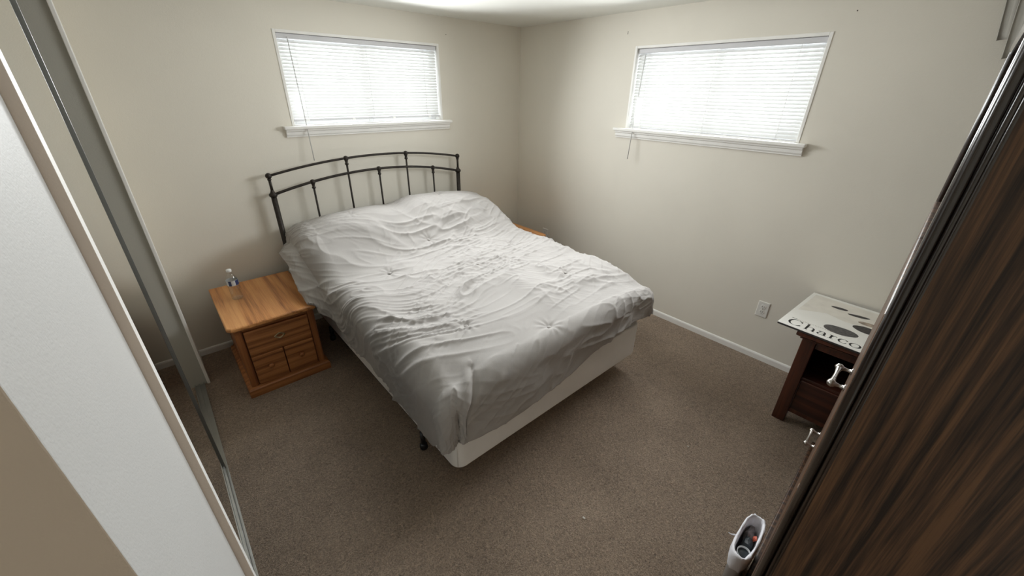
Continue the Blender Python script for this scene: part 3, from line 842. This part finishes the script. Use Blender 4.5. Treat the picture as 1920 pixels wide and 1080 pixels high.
# the fine line of print above the title, too small to read
rnd = random.Random(2); u = 0.0
while u < .19:
    l = rnd.uniform(.004, .012)
    b0 = base[0] + .084; v0 = base[1] - u
    flat_poly('fine_print', [(b0, v0), (b0, v0 - l), (b0 + (.005 if u < .03 else .003), v0 - l), (b0 + (.005 if u < .03 else .003), v0)], 'ink' if u < .03 else 'char3', pad)
    u += l + .004

# ------------------------------------------------------------------ tall dark wardrobe
wd = empty('wardrobe', (.90, .0125, 0), .029); tag(wd, 'tall dark oak wardrobe with glossy rounded corner moulding', 'wardrobe')
WW, WD, WH = 1.40, .56, 1.96
box('side_panel', .004, .022, -WD, -.024, .02, WH - .03, 'dark', wd)
box('side_panel', WW - .022, WW - .004, -WD, -.024, .02, WH - .03, 'dark', wd)
box('back_panel', .022, WW - .022, -WD, -WD + .012, .02, WH - .03, 'dark', wd)
box('floor_panel', .022, WW - .022, -WD + .012, -.024, .08, .10, 'dark', wd)
def corner_profile(sx):
    """plan outline of the corner post: a large bead on the corner, a groove, a small bead on the side"""
    pts = []
    for k in range(13):
        a = math.radians(-30 + 300 * k / 12 - 60) if False else math.radians(90 - 15 * k + 30)
        pts.append((.008 + .0088 * math.cos(a + PI / 2), -.008 + .0088 * math.sin(a + PI / 2)))
    return pts
def bead(name, cx, cy, r, z0, z1, m):
    bm = bmesh.new(); ring = [(r, z0), (r, z1 - r), (r * .92, z1 - r * .45), (r * .6, z1 - r * .12), (r * .1, z1)]
    add_lathe(bm, ring, 24, (cx, cy, 0)); return obj(name, bm, m, wd, True)
for sx, x in ((1, 0), (-1, WW)):
    bead('corner_moulding', x + sx * .009, -.006, .009, .09, WH - .01, 'dark_gloss')
    bead('corner_moulding', x + sx * .007, -.0195, .0045, .09, WH - .012, 'dark_gloss')
    bead('corner_moulding', x + sx * .0075, -.0265, .0045, .09, WH - .012, 'dark_gloss')
    box('stile', min(x + sx * .009, x + sx * .05), max(x + sx * .009, x + sx * .05), -.030, -.013, .09, WH - .03, 'dark', wd, .002)
bm = bmesh.new()
lv = [(.0, WH - .03), (-.004, WH - .020), (-.006, WH - .010), (-.002, WH), (.006, WH + .004)]
rows = [[bm.verts.new(p) for p in ((i, -WD, z), (WW - i, -WD, z), (WW - i, -i, z), (i, -i, z))] for i, z in lv]
for a, b in zip(rows, rows[1:]):
    for k in range(4): bm.faces.new((a[k], a[(k + 1) % 4], b[(k + 1) % 4], b[k]))
bm.faces.new(rows[0][::-1]); bm.faces.new(rows[-1]); obj('top_board', bm, 'dark_gloss', wd)
box('plinth', .0, WW + .002, -WD, .020, 0, .088, 'dark', wd, .006)
def pull(parent, x, y, z, span=.10, m='nickel'):
    """bar pull on two turned posts, running along x"""
    pr = pull_root = None
    bm = bmesh.new(); n = 12
    pts = [(x + span * (-.5 + k / n), y + .030, z) for k in range(n + 1)]
    add_tube(bm, pts, [.0048 + .0028 * abs(math.cos(PI * k / n)) ** 3 for k in range(n + 1)], 12)
    for s in (-.5, .5):
        add_lathe(bm, [(.0105, y), (.0105, y + .002), (.006, y + .004), (.0042, y + .012), (.006, y + .021)] + [(.0108 * math.sin(a), y + .030 - .0108 * math.cos(a)) for a in (.8, 1.2, 1.57, 2.0, 2.5, 3.0)], 14, (x + s * span, 0, z), 'y')
    return obj('pull', bm, m, parent, True)
hw = (WW - .10) / 2
for k in range(2):
    a0 = .052 + k * (hw + .0); a1 = a0 + hw - .004
    d = box('door', a0, a1, -.034, -.016, 1.445, WH - .04, 'dark', wd, .004, 2)
    inner = box('door_panel', a0 + .07, a1 - .07, -.018, -.0145, 1.50, WH - .10, 'dark', d, .001)
    w = box('drawer', a0, a1, -.020, .0045, .955, 1.435, 'dark', wd, .006, 3)
    l = box('drawer', a0, a1, -.020, .0045, .10, .945, 'dark', wd, .006, 3)
    if k == 0: pull(w, 1.268 - .90, .0045, 1.10)
    else: pull(l, 1.80 - .90, .0045, .475)

# ------------------------------------------------------------------ waste bin with its liner
bn = empty('waste_bin', (1.352, .087, 0), .029); bn.scale = (.90, .80, .93); tag(bn, 'slim waste bin with a white liner in front of the wardrobe', 'waste bin')
def stadium(a, b, n=40, p=3.0):
    out = []
    for k in range(n):
        t = 2 * PI * k / n; c, s = math.cos(t), math.sin(t)
        out.append((a * math.copysign(abs(c) ** (2 / p), c), b * math.copysign(abs(s) ** (2 / p), s)))
    return out
def shell(name, rows_, m, parent, jitter=0, seed=1):
    """rows_: (a, b, z) rings in order; open"""
    r = random.Random(seed); bm = bmesh.new(); rows = []
    for a, b, z in rows_: rows.append([bm.verts.new((x + r.uniform(-1, 1) * jitter, y + r.uniform(-1, 1) * jitter * .7, z + r.uniform(-1, 1) * jitter)) for x, y in stadium(a, b)])
    for a, b in zip(rows, rows[1:]):
        n = len(a)
        for k in range(n): bm.faces.new((a[k], a[(k + 1) % n], b[(k + 1) % n], b[k]))
    return obj(name, bm, m, parent, True, normals=False)
shell('bin_body', [(.090, .030, .0), (.100, .034, .002), (.125, .041, .245), (.128, .043, .25), (.122, .038, .25), (.098, .030, .004)], 'bin', bn)
lin = shell('bin_liner', [(.131, .046, .17), (.134, .049, .20), (.134, .049, .235), (.133, .048, .254), (.127, .043, .259), (.119, .037, .255), (.113, .035, .225), (.108, .033, .17), (.10, .03, .10)], 'bag', bn, .0035, 5)
tube('liner_tie', [(-.02, .046, .235), (-.03, .065, .232), (-.036, .080, .236)], [.004, .003, .0012], 'bag', lin, 6)
def junk(name, cx, cy, cz, s, m, label, seed):
    r = random.Random(seed); bm = bmesh.new(); bmesh.ops.create_icosphere(bm, subdivisions=2, radius=1)
    for v in bm.verts:
        f = r.uniform(.72, 1.1); v.co = Vector((v.co.x * s[0] * f, v.co.y * s[1] * f, v.co.z * s[2] * f))
    o = obj(name, bm, m); o.location = (cx, cy, cz); return tag(o, label, 'rubbish', 'rubbish in the waste bin')
junk('crumpled_paper', 1.412, .092, .165, (.044, .020, .045), 'trash_grey', 'grey crumpled wrapper in the bin at its far end', 3)
junk('crumpled_wrapper', 1.352, .086, .178, (.034, .022, .035), 'trash_dark', 'dark blue-black wrapper in the middle of the bin', 4)
junk('orange_scrap', 1.386, .070, .203, (.014, .008, .010), 'trash_orange', 'small orange scrap lying in the bin', 5)
cu = empty('paper_cup', (1.288, .084, .155)); tag(cu, 'white paper cup with a dark inside, upright in the bin', 'cup')
cu.rotation_euler = (.12, -.15, 0)
bm = bmesh.new(); add_lathe(bm, [(.019, 0), (.0245, .07), (.0255, .072), (.0245, .0745), (.0225, .072), (.0215, .064)], 24); obj('cup_wall', bm, 'cup', cu, True)
bm = bmesh.new(); add_lathe(bm, [(.0212, .0645), (.0205, .066), (.002, .0662)], 24); obj('cup_content', bm, 'trash_dark', cu, True)

# ------------------------------------------------------------------ grey curtain high on the wall beyond the wardrobe
cr = empty('curtain', (2.965, .10, 2.30)); tag(cr, 'short grey pleated curtain hanging high on the wall beyond the wardrobe', 'curtain')
tube('curtain_rod', [(0, .04, .0), (0, -.62, .0)], .008, 'rail', cr, 10)
def pleats(name, y0, y1, ztop, zb, amp, wl, xo, taper):
    bm = bmesh.new(); n = 90; rows = []
    for j in range(14):
        f = j / 13; z = ztop + (zb - ztop) * f; row = []
        for k in range(n + 1):
            g = k / n; y = y0 + (y1 - y0) * g + taper * (1 - f) * (1 - g)
            ph = 2 * PI * g * abs(y1 - y0) / wl
            row.append(bm.verts.new((xo + amp * (.5 + .5 * f) * math.sin(ph + .4 * math.sin(3 * f)) , y + amp * .5 * math.sin(2 * ph), z + .006 * math.sin(ph * .5) * f)))
        rows.append(row)
    for a, b in zip(rows, rows[1:]):
        for k in range(n): bm.faces.new((a[k], a[k + 1], b[k + 1], b[k]))
    o = obj(name, bm, 'curtain', cr, True, normals=False)
    md = o.modifiers.new('thickness', 'SOLIDIFY'); md.thickness = .003
pleats('back_layer', .032, -.55, .01, -.278, .008, .055, .026, .05)
pleats('front_layer', -.012, -.55, .014, -.352, .009, .060, -.012, .05)

# ------------------------------------------------------------------ lint on the carpet
for k, (x, y, s) in enumerate(((1.051, .647, .006), (1.827, .53, .005))):
    bm = bmesh.new(); bmesh.ops.create_icosphere(bm, subdivisions=1, radius=1)
    r = random.Random(k)
    for v in bm.verts: v.co = Vector((v.co.x * s * r.uniform(.5, 1.1), v.co.y * s * 1.6 * r.uniform(.6, 1.1), v.co.z * .003))
    o = obj('lint_scrap', bm, 'lint'); o.location = (x, y, .004)
    tag(o, ('white lint scrap on the open carpet nearest the waste bin', 'tiny white lint speck on the carpet toward the side table')[k], 'lint', 'lint on the carpet')

# ------------------------------------------------------------------ hallway ceiling lamp behind the camera
hl = empty('ceiling_lamp', (-.85, -.15, ZC)); tag(hl, 'round white flush ceiling lamp in the hallway', 'lamp')
bm = bmesh.new(); add_lathe(bm, [(.15, 0), (.155, -.012), (.15, -.02)], 32); obj('lamp_base', bm, 'rail', hl, True)
def glow(name, col, strength):
    m = bpy.data.materials.new(name); m.use_nodes = True
    b = m.node_tree.nodes['Principled BSDF']; b.inputs['Base Color'].default_value = (.8, .8, .8, 1)
    b.inputs['Emission Color'].default_value = (*col, 1); b.inputs['Emission Strength'].default_value = strength
    return m
bm = bmesh.new(); add_lathe(bm, [(.14 * math.sin(a), -.02 - .06 * math.cos(a)) for a in (1.57, 1.3, 1.0, .7, .4, .1)], 32); obj('lamp_shade', bm, glow('lamp_diffuser', (1, .93, .82), 1.2), hl, True)
